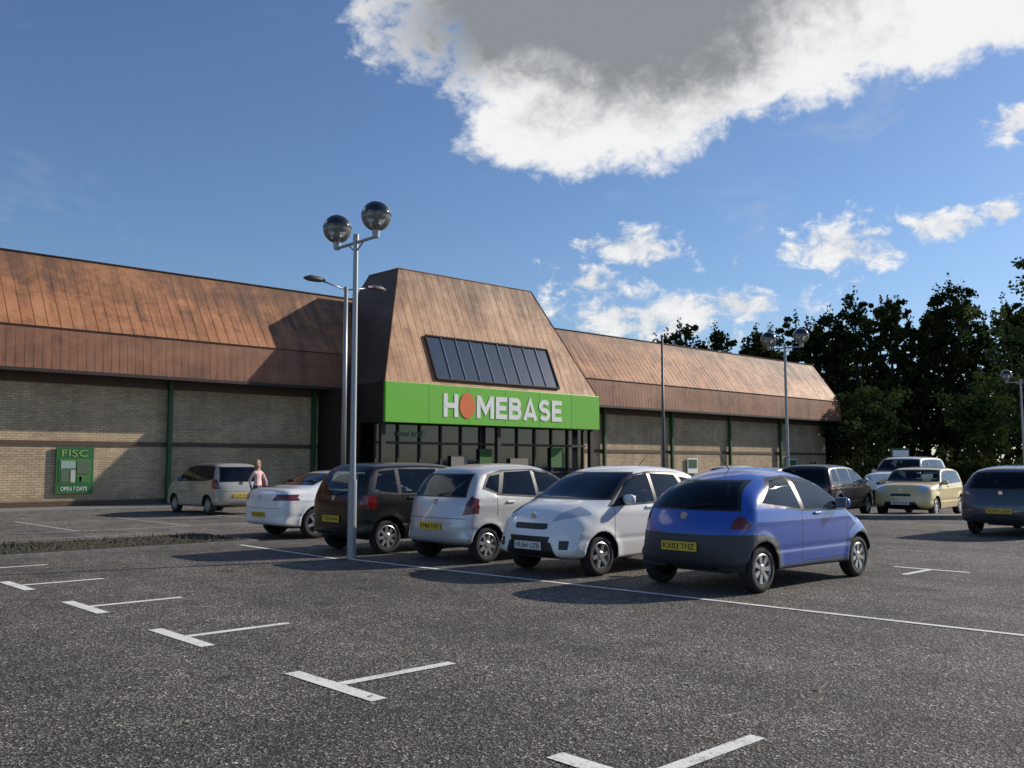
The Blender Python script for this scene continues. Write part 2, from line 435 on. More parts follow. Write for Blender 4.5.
box('board',10.43,11.65,33.40,33.455,.55,2.13,mat('poster_green_board',(.02,.14,.04),.5),W)
place_text('title','FISC',10.6,11.45,1.80,2.03,33.39,mat('poster_lime',(.30,.42,.1),.5),W,.0,.003)
a=Acc()
a.box(10.52,11.56,33.388,33.398,.88,1.72,0)
for (xa,xb,za,zb_,mi) in((10.58,11.05,1.40,1.66,1),(11.10,11.50,1.20,1.66,2),(10.58,10.85,.93,1.34,2),(10.90,11.05,.93,1.34,3),(11.12,11.50,.93,1.14,0),(11.18,11.26,.95,1.12,3)):
    a.box(xa,xb,33.375,33.387,za,zb_,mi)
a.obj('picture',[mat('poster_leaf',(.06,.20,.05),.5),mat('poster_sky',(.30,.40,.36),.5),mat('poster_timber',(.10,.14,.08),.5),mat('poster_pale',(.45,.5,.45),.5)],W)
place_text('caption','OPEN 7 DAYS',10.6,11.45,.64,.78,33.39,M_white,W,.0,.003)
for (xx,nm) in((46.0,'wall_sign'),(57.6,'wall_sign')):
    W=empty(nm,(0,0,0)); box('board',xx,xx+1.0,33.38,33.43,1.0,1.9,M_white,W); box('panel',xx+.08,xx+.92,33.365,33.378,1.3,1.82,M_dgreen,W)

# ------------------------------------------------------------------ cars
M_glass=bpy.data.materials.new('car_glass');M_glass.use_nodes=True
nt=M_glass.node_tree;nt.nodes.clear();n=NT(nt)
o=n.n('ShaderNodeOutputMaterial');tr=n.n('ShaderNodeBsdfTransparent');tr.inputs[0].default_value=(.34,.38,.38,1)
gl=n.n('ShaderNodeBsdfGlossy');gl.inputs['Roughness'].default_value=.02;gl.inputs[0].default_value=(.80,.90,1,1)
fr=n.n('ShaderNodeFresnel');fr.inputs[0].default_value=1.45
mx=n.n('ShaderNodeMixShader');n.l(fr.outputs[0],mx.inputs[0]);n.l(tr.outputs[0],mx.inputs[1]);n.l(gl.outputs[0],mx.inputs[2]);n.l(mx.outputs[0],o.inputs[0])
M_trim=mat('black_trim',(.012,.012,.013),.35)
M_plas=mat('grey_bumper_plastic',(.06,.062,.066),.6)
M_head=mat('headlamp',(.66,.68,.70),.08,.5,1)
M_tail=mat('tail_lamp',(.13,.005,.005),.15,0,1)
M_amber=mat('amber_lens',(.7,.2,.02),.2,0,1)
M_liner=mat('cabin_lining',(.04,.04,.042),.9)
M_seat=mat('seat_fabric',(.03,.03,.035),.9)
M_tyre=mat('tyre_rubber',(.02,.02,.02),.85)
M_rim=mat('alloy_wheel',(.50,.51,.52),.3,.7)
M_rimd=mat('wheel_recess',(.03,.03,.03),.6)
M_plY=mat('plate_yellow',(.75,.50,.04),.4);M_plW=mat('plate_white',(.75,.75,.72),.4)
M_chrome=mat('chrome',(.7,.7,.7),.12,1)
def paint(name,c,metal=.0,rough=.35,dust=.22,coat=1.0):
    m=mat(name,c,rough,metal,coat)
    n=NT(m.node_tree);bs=m.node_tree.nodes['Principled BSDF'];tc=n.n('ShaderNodeTexCoord');P=tc.outputs['Object']
    cx=n.n('ShaderNodeSeparateXYZ');n.l(P,cx.inputs[0])
    dz=n.mapr(cx.outputs[2],.15,.6,dust,0)
    dn=n.math('MULTIPLY',dz,n.noise(P,5,5,.7),clamp=True)
    cc=n.mix(dn,(*c,1),(.11,.105,.095,1)); n.l(cc,bs.inputs['Base Color'])
    n.l(n.mapr(n.noise(P,3,4,.6),.3,.7,rough*.85,rough*1.15),bs.inputs['Roughness'])
    return m
def wheel_mesh(r,w,nsp,style):
    a=Acc();ri=r*.66
    a.lathe([(ri-.005,-w/2+.01),(ri+.01,-w/2),(r-.03,-w/2),(r-.006,-w/2+.02),(r,-w/4),(r,w/4),(r-.006,w/2-.02),(r-.03,w/2),(ri+.015,w/2+.004),(ri,w/2-.012)],40,0,'y')
    a.lathe([(ri+.002,w/2-.008),(ri-.014,w/2+.001),(ri-.02,w/2-.02),(ri-.03,w/2-.07)],40,1,'y')
    a.lathe([(ri-.01,w/2-.07),(.001,w/2-.075)],40,2,'y')
    a.lathe([(.062,w/2-.06),(.06,w/2-.012),(.045,w/2-.004),(.001,w/2-.002)],20,1,'y')
    for i in range(nsp):
        t=2*math.pi*i/nsp
        w0,w1=(.05,.035) if style==0 else (.03,.055)
        c,s=math.cos(t),math.sin(t)
        vs=[]
        for rr,ww,yy in((.05,w0,w/2-.012),(ri-.012,w1,w/2-.006)):
            for sg in(-1,1):
                for dy in(0,-.03):
                    vs.append((rr*c-sg*ww/1*s*.5*1.3,yy+dy,rr*s+sg*ww*c*.5*1.3))
        a.add(vs,[(0,2,6,4),(1,5,7,3),(0,4,5,1),(2,3,7,6),(0,1,3,2),(4,6,7,5)],1)
    me=bpy.data.meshes.new('wheel');me.from_pydata(a.v,[],a.f)
    for m_ in(M_tyre,M_rim,M_rimd):me.materials.append(m_)
    me.polygons.foreach_set('material_index',a.m)
    me.polygons.foreach_set('use_smooth',[mm==0 for mm in a.m]);me.update();return me
def closed_spline(pts,nt):
    P=np.array(pts,float);k=len(P);out=[]
    for i in range(k):
        p0,p1,p2,p3=P[(i-1)%k],P[i],P[(i+1)%k],P[(i+2)%k]
        for j in range(12):
            t=j/12
            out.append(.5*((2*p1)+(-p0+p2)*t+(2*p0-5*p1+4*p2-p3)*t*t+(-p0+3*p1-3*p2+p3)*t**3))
    O=np.array(out);C=np.vstack([O,O[:1]])
    d=np.r_[0,np.cumsum(np.hypot(*(np.diff(C[:,:2],axis=0).T)))]
    s=np.linspace(0,d[-1],nt+1)[:-1]
    return np.stack([np.interp(s,d,C[:,i]) for i in range(3)],1)
BOT=[(.8,.13,.08),(.5,.13,.08),(.2,.14,.08)]
TPL=dict(
 hatch=dict(tum=.25,nn=2.9,sil=[(.03,.19,.10),(.0,.28,.28),(.0,.42,.30),(.018,.56,.25),(.035,.65,.20),(.085,.83,.16),(.135,.935,.14),(.24,.985,.14),(.40,1.,.15),(.53,.98,.15),(.625,.905,.14),(.775,.715,.20),(.88,.64,.28),(.955,.55,.38),(.99,.42,.42),(1.,.28,.40),(.975,.17,.2)]+BOT,
   win=[[(.47,.655),(.74,.64),(.605,.885),(.47,.925)],[(.45,.66),(.45,.925),(.28,.91),(.235,.69)],[(.215,.70),(.250,.89),(.185,.87),(.145,.76)]],
   dlo=[[(.46,.635),(.775,.62),(.61,.905),(.46,.942)],[(.461,.635),(.461,.942),(.27,.935),(.20,.675)],[(.225,.675),(.27,.935),(.175,.89),(.125,.74)]],
   ws=(.70,.925,.88,.72),rs=(.67,.88,.74,.64),seams=[(.46,.22,.46,.64),(.735,.30,.735,.63),(.20,.47,.205,.66)]),
 ka=dict(tum=.33,nn=2.25,sil=[(.06,.19,.12),(.010,.28,.38),(.0,.39,.46),(.008,.50,.45),(.032,.61,.40),(.080,.75,.33),(.145,.875,.28),(.245,.96,.24),(.37,1.,.24),(.49,.99,.22),(.605,.915,.18),(.76,.715,.26),(.855,.63,.34),(.93,.52,.44),(.975,.40,.47),(.985,.28,.44),(.95,.18,.2)]+BOT,
   win=[[(.43,.645),(.735,.63),(.60,.87),(.43,.915)],[(.405,.65),(.405,.915),(.30,.89),(.18,.71)]],
   dlo=[[(.418,.63),(.76,.615),(.607,.89),(.418,.932)],[(.417,.63),(.417,.932),(.29,.91),(.155,.695)]],
   ws=(.70,.92,.86,.68),rs=(.665,.88,.76,.56),seams=[(.40,.22,.405,.64),(.72,.25,.73,.62),(.40,.215,.72,.215)]),
 mpv=dict(tum=.215,nn=3.1,sil=[(.03,.19,.10),(.0,.28,.26),(.0,.5,.26),(.01,.62,.2),(.04,.80,.16),(.08,.93,.14),(.14,.985,.13),(.35,1.,.13),(.52,.98,.13),(.61,.915,.12),(.775,.71,.16),(.88,.645,.22),(.96,.55,.33),(.995,.42,.38),(1,.28,.36),(.975,.17,.2)]+BOT,
   win=[[(.46,.65),(.72,.64),(.60,.885),(.46,.925)],[(.44,.65),(.44,.925),(.23,.925),(.23,.66)],[(.21,.66),(.21,.92),(.125,.90),(.09,.69)]],
   dlo=[[(.45,.63),(.745,.625),(.605,.905),(.45,.94)],[(.451,.63),(.451,.94),(.22,.94),(.22,.64)],[(.221,.64),(.221,.94),(.115,.92),(.075,.68)]],
   ws=(.70,.925,.86,.70),rs=(.64,.90,.78,.68),seams=[(.45,.22,.45,.63),(.73,.3,.73,.62),(.21,.46,.22,.64)]),
 saloon=dict(tum=.25,nn=3.0,sil=[(.02,.2,.1),(.0,.3,.3),(.0,.5,.3),(.012,.66,.25),(.045,.73,.15),(.13,.755,.12),(.19,.81,.12),(.29,.945,.12),(.37,.99,.1),(.48,1.0,.1),(.56,.975,.1),(.63,.89,.12),(.735,.72,.15),(.85,.67,.2),(.95,.58,.3),(.995,.42,.38),(1,.27,.35),(.98,.16,.2)]+BOT,
   win=[[(.46,.71),(.68,.68),(.59,.89),(.46,.93)],[(.445,.71),(.445,.93),(.34,.92),(.25,.74)]],
   dlo=[[(.45,.695),(.70,.665),(.60,.905),(.45,.945)],[(.451,.695),(.451,.945),(.33,.935),(.22,.72)]],
   ws=(.73,.93,.84,.70),rs=(.79,.935,.74,.66),seams=[(.45,.2,.45,.69),(.70,.3,.70,.66),(.26,.46,.27,.7)]),
 mini=dict(tum=.17,nn=3.1,sil=[(.03,.2,.1),(.0,.3,.26),(.0,.52,.26),(.02,.67,.2),(.06,.87,.14),(.11,.96,.12),(.28,1.,.11),(.48,.99,.11),(.59,.94,.12),(.70,.73,.14),(.80,.69,.2),(.92,.65,.25),(.98,.53,.3),(1,.38,.32),(.985,.2,.2)]+BOT,
   win=[[(.43,.68),(.645,.67),(.58,.90),(.43,.92)],[(.41,.68),(.41,.92),(.17,.90),(.13,.70)]],
   dlo=[[(.42,.66),(.67,.65),(.59,.92),(.42,.935)],[(.421,.66),(.421,.935),(.15,.92),(.10,.68)]],
   ws=(.72,.93,.86,.74),rs=(.68,.89,.74,.66),seams=[(.41,.2,.41,.66),(.66,.25,.67,.65)]),
)
TPL['suv']=dict(TPL['mpv']);
TPL['suv']['sil']=[(.03,.24,.10),(.0,.3,.2),(.0,.55,.2),(.008,.64,.18),(.03,.82,.13),(.055,.94,.12),(.11,.99,.12),(.35,1.,.12),(.55,.985,.12),(.62,.93,.12),(.72,.71,.14),(.85,.68,.18),(.95,.63,.25),(.99,.5,.3),(1,.3,.3),(.975,.22,.2)]+[(.8,.2,.08),(.5,.19,.08),(.2,.2,.08)]

def build_car(name,loc,ang,tpl,L,W2,H,pm,wx,wr=.29,nsp=7,style=0,bump=None,tail=None,head=None,grille=True,rear_plate=None,front_plate=None,nt_=170,extra=(),handle=True):
    T=TPL[tpl];E=empty(name,(loc[0],loc[1],0),ang)
    W=W2/2
    sil=closed_spline([(x*L,z*H,r) for x,z,r in T['sil']],nt_)
    zb=.66*H;zq=.40*H
    def F(x,z):
        xi=(x-L/2)/(L/2)
        pl=1-.055*abs(xi)**3
        if z<zb*.7: v=1-.07*((zb*.7-z)/(zb*.7))**2
        elif z<zb: v=1-.03*((z-zb*.7)/(zb*.3))**2
        else:
            q=min(1,(z-zb)/(H-zb)); v=.963-T['tum']*q**1.15
        y=W*pl*v
        y+=.010*math.exp(-((z-.565*H)/.028)**2)-.010*math.exp(-((z-.33*H)/.03)**2)
        for xw in wx:
            dd=math.hypot(x-xw,z-wr)
            y+=.018*math.exp(-((dd-wr-.06)/.06)**2)
        return y
    nA,nC=12,15
    grid=[]
    for x,z,r in sil:
        qx=min(max(x,.16*L),.84*L);q=np.array([qx,zq]);p=np.array([x,z]);dv=q-p;D=np.hypot(*dv);dv=dv/D
        r=min(r,D*.8)
        row=[]
        for k in range(nA):
            th=math.pi/2*k/(nA-1);nn=T['nn']
            yf=math.sin(th)**(2/nn);dd=r*(1-max(0,math.cos(th))**(2/nn))
            pp=p+dv*dd;row.append((pp[0],yf*F(pp[0],pp[1]),pp[1]))
        for k in range(1,nC+1):
            pp=p+dv*(r+(D-r)*k/nC);row.append((pp[0],F(pp[0],pp[1]),pp[1]))
        grid.append(row)
    ns=nA+nC
    bm=bmesh.new()
    for sg in(1,-1):
        V=[[bm.verts.new((x,y*sg,z)) for x,y,z in row] for row in grid]
        for i in range(nt_):
            for j in range(ns-1):
                q=[V[i][j],V[(i+1)%nt_][j],V[(i+1)%nt_][j+1],V[i][j+1]]
                if sg<0:q.reverse()
                bm.faces.new(q)
    bmesh.ops.remove_doubles(bm,verts=bm.verts,dist=.0006)
    bm.normal_update()
    top=max(bm.faces,key=lambda f:f.calc_center_median().z)
    if top.normal.z<0:
        bmesh.ops.reverse_faces(bm,faces=bm.faces);bm.normal_update()
    for f in bm.faces:f.smooth=True
    def cut(poly,view,pred,mi,delete=False,keep=False):
        sx=L if view=='side' else W
        P2=[(p[0]*sx,p[1]*H) for p in poly] if not keep else list(poly)
        ar=sum(P2[i][0]*P2[(i+1)%len(P2)][1]-P2[(i+1)%len(P2)][0]*P2[i][1] for i in range(len(P2)))
        if ar<0:P2.reverse()
        lo=(min(p[0] for p in P2),min(p[1] for p in P2));hi=(max(p[0] for p in P2),max(p[1] for p in P2))
        ai=0 if view=='side' else 1
        def bb(f):
            a=[v.co[ai] for v in f.verts];b=[v.co.z for v in f.verts]
            return max(a)>lo[0] and min(a)<hi[0] and max(b)>lo[1] and min(b)<hi[1]
        cand=set(f for f in bm.faces if bb(f) and pred(f,f.calc_center_median()))
        for i in range(len(P2)):
            p=P2[i];q=P2[(i+1)%len(P2)]
            e=(q[0]-p[0],q[1]-p[1]);nn=(e[1],-e[0])
            co=(p[0],0,p[1]) if view=='side' else (0,p[0],p[1])
            no=Vector((nn[0],0,nn[1]) if view=='side' else (0,nn[0],nn[1]))
            if no.length<1e-9: continue
            no.normalize()
            geom=set(cand)
            for f in cand:
                geom.update(f.edges);geom.update(f.verts)
            r=bmesh.ops.bisect_plane(bm,geom=list(geom),dist=1e-5,plane_co=co,plane_no=no)
            cand={f for f in cand if f.is_valid}|{x for x in r['geom'] if isinstance(x,bmesh.types.BMFace)}
        ins=[]
        for f in cand:
            c=f.calc_center_median();a=(c[ai],c.z);ok=True
            for i in range(len(P2)):
                p=P2[i];q=P2[(i+1)%len(P2)]
                if (q[0]-p[0])*(a[1]-p[1])-(q[1]-p[1])*(a[0]-p[0])<-1e-7:ok=False;break
            if ok:ins.append(f)
        if delete:bmesh.ops.delete(bm,geom=ins,context='FACES')
        else:
            for f in ins:f.material_index=mi
        bm.normal_update()
    allp=lambda f,c:True
    side=lambda f,c:abs(c.y)>.45*W and abs(f.normal.y)>.35
    front=lambda f,c:f.normal.x>.12 and c.x>.5*L
    nose=lambda f,c:c.x>.86*L
    rear=lambda f,c:f.normal.x<-.12 and c.x<.35*L
    tailp=lambda f,c:c.x<.095*L
    roofp=lambda f,c:f.normal.z>.5 and c.z>.9*H
    hoodp=lambda f,c:f.normal.z>.4 and c.x>.7*L and c.z<.74*H
    if bump:
        for pl in bump:cut(pl,'side',allp,3)
    for s in T['seams']:
        x0,z0,x1,z1=s;w=.0045
        if abs(x1-x0)<.1:cut([(x0-w/L*1.3,z0),(x0+w/L*1.3,z0),(x1+w/L*1.3,z1),(x1-w/L*1.3,z1)],'side',side,2)
        else:cut([(x0,z0-w/H),(x1,z1-w/H),(x1,z1+w/H),(x0,z0+w/H)],'side',side,2)
    for pl in T['dlo']:cut(pl,'side',side,2)
    for pl in T['win']:cut(pl,'side',side,1)
    z0,z1,w0,w1=T['ws']
    cut([(-w0-.05,z0-.02),(w0+.05,z0-.02),(w1+.05,z1+.012),(-w1-.05,z1+.012)],'end',front,2)
    cut([(-w0,z0),(w0,z0),(w1,z1),(-w1,z1)],'end',front,1)
    z0,z1,w0,w1=T['rs']
    cut([(-w0-.05,z0-.015),(w0+.05,z0-.015),(w1+.05,z1+.015),(-w1-.05,z1+.015)],'end',rear,2)
    cut([(-w0,z0),(w0,z0),(w1,z1),(-w1,z1)],'end',rear,1)
    for sg in(1,-1):
        for pl in(tail or [[(.74,.50),(1.0,.50),(1.0,.64),(.82,.64)]]):cut([(sg*a,b) for a,b in pl],'end',tailp,5)
        for pl in(head or [[(.50,.49),(.96,.55),(.99,.67),(.66,.61)]]):cut([(sg*a,b) for a,b in pl],'end',nose,4)
    if grille:
        cut([(-.62,.17),(.62,.17),(.5,.31),(-.5,.31)],'end',nose,2)
        cut([(-.36,.42),(.36,.42),(.32,.47),(-.32,.47)],'end',nose,2)
    cut([(-.86,.445),(.86,.445),(.86,.451),(-.86,.451)],'end',tailp,2)
    for v_,pl,pr,mi in extra:
        P_={'nose':nose,'tail':tailp,'side':side,'front':front,'all':allp,'rear':rear,'roof':roofp,'hood':hoodp}[pr]
        cut(pl,v_,P_,mi)
    for xw in wx:
        ra=wr+.05
        cut([(xw+ra*math.cos(2*math.pi*i/22),wr+ra*math.sin(2*math.pi*i/22)) for i in range(22)],'side',lambda f,c:abs(c.y)>.5*W,0,True,True)
    ee=[]
    for e in bm.edges:
        if e.is_boundary:
            ok=False
            for xw in wx:
                ds=[math.hypot(v.co.x-xw,v.co.z-wr)/(wr+.05) for v in e.verts]
                if all(.975<d<1.012 for d in ds) and all(abs(v.co.y)>.6*W for v in e.verts):ok=True
            if ok:ee.append(e)
    r=bmesh.ops.extrude_edge_only(bm,edges=ee)
    for v in[g_ for g_ in r['geom'] if isinstance(g_,bmesh.types.BMVert)]:v.co.y-=math.copysign(.06,v.co.y)
    for f in[g_ for g_ in r['geom'] if isinstance(g_,bmesh.types.BMFace)]:f.smooth=False;f.material_index=2
    up=[f for f in bm.faces if f.material_index!=1 and f.calc_center_median().z>.45*H]
    d=bmesh.ops.duplicate(bm,geom=up)
    nf=[x for x in d['geom'] if isinstance(x,bmesh.types.BMFace)];nv={v for f in nf for v in f.verts}
    bm.normal_update()
    offs={v:v.normal.copy() for v in nv}
    for v,nn in offs.items():v.co-=nn*.022
    for f in nf:f.material_index=6
    me=bpy.data.meshes.new('body');bm.to_mesh(me);bm.free()
    for m_ in(pm,M_glass,M_trim,M_plas,M_head,M_tail,M_liner,M_amber,M_chrome):me.materials.append(m_)
    link(bpy.data.objects.new('body',me),E)
    a=Acc()
    for xw in wx:
        for sg in(1,-1):
            ra=wr+.048;k=18;vs=[]
            for yy in(.93,.48):
                for i in range(k+1):
                    t=math.pi*(i/k)*1.16-.08*math.pi
                    vs.append((xw+ra*math.cos(t),sg*yy*W,max(wr+ra*math.sin(t),.17*H)))
            a.add(vs,[(i,i+1,k+2+i,k+1+i) for i in range(k)]+[tuple(range(k+1,2*k+2))])
    a.box(.12*L,.80*L,-.47*W,.47*W,.14*H,.36*H,0)
    a.box(.28*L,.72*L,-.80*W,.80*W,.15*H,.355*H,0)
    a.box(.655*L,.76*L,-.80*W,.80*W,.46*H,.635*H,0)
    a.box(.08*L,.30*L,-.76*W,.76*W,.44*H,.50*H,0)
    a.obj('underbody',M_liner,E)
    a=Acc()
    for sg in(1,-1):
        for xs in(.42,.235):
            a.add([(xs*L,sg*.47*W-.22,.36*H),(xs*L+.12,sg*.47*W-.22,.36*H),(xs*L+.12,sg*.47*W+.22,.36*H),(xs*L,sg*.47*W+.22,.36*H),
               (xs*L-.12,sg*.47*W-.18,.74*H),(xs*L-.03,sg*.47*W-.18,.74*H),(xs*L-.03,sg*.47*W+.18,.74*H),(xs*L-.12,sg*.47*W+.18,.74*H)],
              [(0,3,2,1),(4,5,6,7),(0,1,5,4),(1,2,6,5),(2,3,7,6),(3,0,4,7)])
            a.box(xs*L-.13,xs*L-.05,sg*.47*W-.12,sg*.47*W+.12,.76*H,.86*H)
            a.box(xs*L+.1,xs*L+.55,sg*.47*W-.23,sg*.47*W+.23,.361*H,.45*H)
    o=a.obj('seats',M_seat,E);b=o.modifiers.new('b','BEVEL');b.width=.035;b.segments=2
    a=Acc();cx_,cz_=.60*L,.60*H
    for i in range(20):
        t0_,t1_=2*math.pi*i/20,2*math.pi*(i+1)/20
        f=lambda t:(cx_-.06*math.sin(t),-.42*W+.18*math.cos(t),cz_+.16*math.sin(t))
        a.tube(f(t0_),f(t1_),.014,.014,5,caps=False)
    a.obj('steering_wheel',M_seat,E)
    wm=wheel_mesh(wr,.175,nsp,style)
    for xw in wx:
        for sg in(1,-1):
            o=bpy.data.objects.new('wheel',wm);o.location=(xw,sg*(W*.965-.0875),wr);o.rotation_euler=(0,rnd.uniform(0,3),0 if sg>0 else math.pi)
            link(o,E)
    for sg in(1,-1):
        bmm=bmesh.new();bmesh.ops.create_uvsphere(bmm,u_segments=16,v_segments=10,radius=1)
        for v in bmm.verts:
            c=v.co
            c.x=math.copysign(abs(c.x)**.7,c.x);c.y=math.copysign(abs(c.y)**.7,c.y);c.z=math.copysign(abs(c.z)**.7,c.z)
            v.co=Vector((c.x*.055,c.y*.10,c.z*.07))
        me=bpy.data.meshes.new('mirror');bmm.to_mesh(me);bmm.free();me.materials.append(pm)
        me.polygons.foreach_set('use_smooth',[True]*len(me.polygons))
        o=bpy.data.objects.new('door_mirror',me);yy=F(.665*L,.66*H)+.09;o.location=(.665*L,sg*yy,.685*H);link(o,E)
        a=Acc();a.box(.665*L-.062,.665*L-.054,sg*yy-.08,sg*yy+.08,.685*H-.05,.685*H+.05,0)
        a.tube((.67*L,sg*(yy-.12),.655*H),(.665*L,sg*(yy-.04),.665*H),.025,.022,8,1);a.obj('mirror_glass',[M_chrome,M_trim],E)
        if handle:
            hx=[.49] if len(T['win'])==2 and tpl!='saloon' else [.49,.26]
            for h_ in hx:
                yy2=F(h_*L,.60*H)
                ya,yb=sorted((sg*(yy2-.012),sg*(yy2+.026)))
                box('door_handle',h_*L-.005,h_*L+.16,ya,yb,.595*H,.615*H,pm,E,.008)
    def endx(z,fr):
        c=sorted([s for s in sil if (s[0]>.6*L)==fr],key=lambda s:abs(s[1]-z))[:2]
        return (max if fr else min)(s[0] for s in c)
    a=Acc()
    zz=.605*H;xx=endx(zz,False);a.tube((xx+.02,0,zz),(xx-.012,0,zz),.05,.045,16)
    zz=.53*H;xx=endx(zz,True);a.tube((xx-.02,0,zz),(xx+.012,0,zz),.055,.05,16)
    a.obj('badges',M_chrome,E)
    if rear_plate:
        txt,z=rear_plate;xx=min(endx(z-.05,False),endx(z+.05,False))-.012
        box('number_plate',xx-.008,xx,-.26,.26,z-.055,z+.055,M_plY,E)
        o=place_text('plate_text',txt,-.23,.23,z-.035,z+.035,0,M_trim,E,.0,.001);o.rotation_euler=(0,0,-math.pi/2);o.location=(xx-.0105,0,0)
        a=Acc();zz=T['rs'][0]*H
        a.tube((endx(zz+.03,False)-.02,.0,zz+.01),(endx(zz+.10,False)-.025,-.33,zz+.07),.009,.006,6);a.obj('rear_wiper',M_trim,E)
    if front_plate:
        txt,z=front_plate;xx=max(endx(z-.05,True),endx(z+.05,True))+.008
        box('number_plate',xx,xx+.008,-.26,.26,z-.055,z+.055,M_plW,E)
        o=place_text('plate_text',txt,-.23,.23,z-.035,z+.035,0,M_trim,E,.0,.001);o.rotation_euler=(0,0,math.pi/2);o.location=(xx+.0105,0,0)
    a=Acc();a.tube((.30*L,0,.985*H),(.23*L,0,.985*H+.2),.006,.003,5)
    a.obj('aerial',M_trim,E)
    return E

P_blue=paint('blue_paint',(.018,.085,.42),.05,.3,.06)
P_white=paint('white_car_paint',(.86,.86,.85),0,.3,.08)
P_silver=paint('silver_paint',(.58,.58,.57),.3,.35)
P_black=paint('black_paint',(.004,.0045,.006),0,.3,.04,.25)
P_char=paint('charcoal_paint',(.07,.075,.085),.5,.3)
P_gold=paint('champagne_paint',(.42,.39,.34),.3,.35)
P_cream=paint('yellow_paint',(.70,.55,.24),0,.35)

build_car('parked_hatchback_car',(9.42,6.98),0,'ka',3.68,1.66,1.51,P_blue,(.58,3.03),.285,7,1,
  bump=[[(-.02,.1),(.265,.1),(.265,.32),(.24,.42),(.16,.465),(-.02,.465)],[(.72,.1),(1.02,.1),(1.02,.43),(.85,.44),(.74,.36)],[(.262,.1),(.722,.1),(.722,.20),(.262,.20)]],
  tail=[[(.74,.51),(1.0,.51),(1.0,.60),(.80,.61),(.75,.57)]],rear_plate=('KX03 THZ',.55),front_plate=('KX03 THZ',.5))
build_car('parked_hatchback_car',(12.72,9.43),math.pi,'hatch',3.50,1.62,1.53,P_white,(.52,2.84),.285,6,0,
  head=[[(.45,.49),(.93,.55),(.99,.69),(.72,.64),(.50,.56)]],front_plate=('HU64 UZB',.42),rear_plate=('HU64 UZB',.62),
  extra=[('end',[(-.42,.245),(.42,.245),(.48,.36),(-.48,.36)],'nose',2),('end',[(-.40,.43),(.40,.43),(.38,.475),(-.38,.475)],'nose',2),
         ('end',[(.66,.25),(.82,.25),(.82,.33),(.66,.33)],'nose',2),('end',[(-.82,.25),(-.66,.25),(-.66,.33),(-.82,.33)],'nose',2)])
build_car('parked_hatchback_car',(9.35,11.78),0,'hatch',3.54,1.62,1.56,P_silver,(.52,2.86),.285,8,0,
  tail=[[(.80,.48),(1.0,.50),(1.0,.62),(.88,.68),(.84,.60)]],rear_plate=('KM60 HZP',.57))
build_car('parked_mpv_car',(8.98,14.1),0,'mpv',4.0,1.68,1.58,P_black,(.62,3.15),.30,8,0,
  tail=[[(.84,.50),(1.0,.50),(1.0,.64),(.89,.64)]],rear_plate=('YT08 KNW',.60))
build_car('parked_saloon_car',(9.65,17.95),0,'saloon',4.6,1.80,1.42,P_white,(.85,3.62),.32,5,0,
  tail=[[(.55,.56),(1.0,.56),(1.0,.65),(.66,.65)]],rear_plate=('FG13 WZV',.50))
build_car('parked_mpv_car',(13.65,26.5),math.pi/2,'mpv',3.75,1.68,1.60,P_gold,(.6,2.95),.29,8,0,nt_=120,
  tail=[[(.80,.50),(1.0,.50),(1.0,.68),(.87,.68)]],rear_plate=('KC05 XUA',.60))
build_car('parked_estate_car',(24.2,13.7),R(8),'mpv',4.0,1.76,1.54,P_black,(.75,3.2),.32,5,0,nt_=120,rear_plate=('LR57 UVE',.6))
build_car('parked_mini_car',(30.7,12.5),math.pi+R(6),'mini',3.65,1.70,1.46,P_cream,(.6,3.0),.29,8,0,nt_=120,
  head=[[(.58,.50),(.82,.50),(.88,.58),(.82,.66),(.58,.66),(.53,.58)]],front_plate=('YB10 OOK',.42))
build_car('parked_suv_car',(39.0,16.3),math.pi+R(4),'suv',4.6,1.85,1.85,P_white,(.85,3.6),.36,6,0,nt_=120,front_plate=('WX12 AFE',.55))
build_car('parked_hatchback_car',(21.3,7.4),0,'hatch',4.2,1.80,1.54,P_char,(.78,3.4),.31,5,0,nt_=120,rear_plate=('SD09 LRA',.55))
build_car('parked_saloon_car',(33.5,19.2),math.pi,'saloon',4.4,1.78,1.42,P_char,(.85,3.4),.31,5,0,nt_=100)
build_car('parked_hatchback_car',(36,24.5),0,'hatch',3.9,1.72,1.50,P_silver,(.7,3.2),.3,5,0,nt_=100,rear_plate=('AD09 LRA',.55))

# ------------------------------------------------------------------ lamps
M_globe=bpy.data.materials.new('globe_plastic');M_globe.use_nodes=True
nt=M_globe.node_tree;nt.nodes.clear();n=NT(nt)
o=n.n('ShaderNodeOutputMaterial');tr=n.n('ShaderNodeBsdfTransparent');tr.inputs[0].default_value=(.85,.85,.82,1)
df=n.n('ShaderNodeBsdfTranslucent');df.inputs[0].default_value=(.8,.8,.77,1)
d2=n.n('ShaderNodeBsdfDiffuse');d2.inputs[0].default_value=(.6,.6,.58,1)
gl=n.n('ShaderNodeBsdfGlossy');gl.inputs['Roughness'].default_value=.06
ma=n.n('ShaderNodeMixShader');ma.inputs[0].default_value=.4;n.l(df.outputs[0],ma.inputs[1]);n.l(d2.outputs[0],ma.inputs[2])
mb_=n.n('ShaderNodeMixShader');mb_.inputs[0].default_value=.5;n.l(tr.outputs[0],mb_.inputs[1]);n.l(ma.outputs[0],mb_.inputs[2])
fr=n.n('ShaderNodeFresnel');fr.inputs[0].default_value=1.5
mx=n.n('ShaderNodeMixShader');n.l(n.math('ADD',fr.outputs[0],.02),mx.inputs[0]);n.l(mb_.outputs[0],mx.inputs[1]);n.l(gl.outputs[0],mx.inputs[2]);n.l(mx.outputs[0],o.inputs[0])
M_cap=mat('black_globe_cap',(.01,.01,.011),.12,0,1)
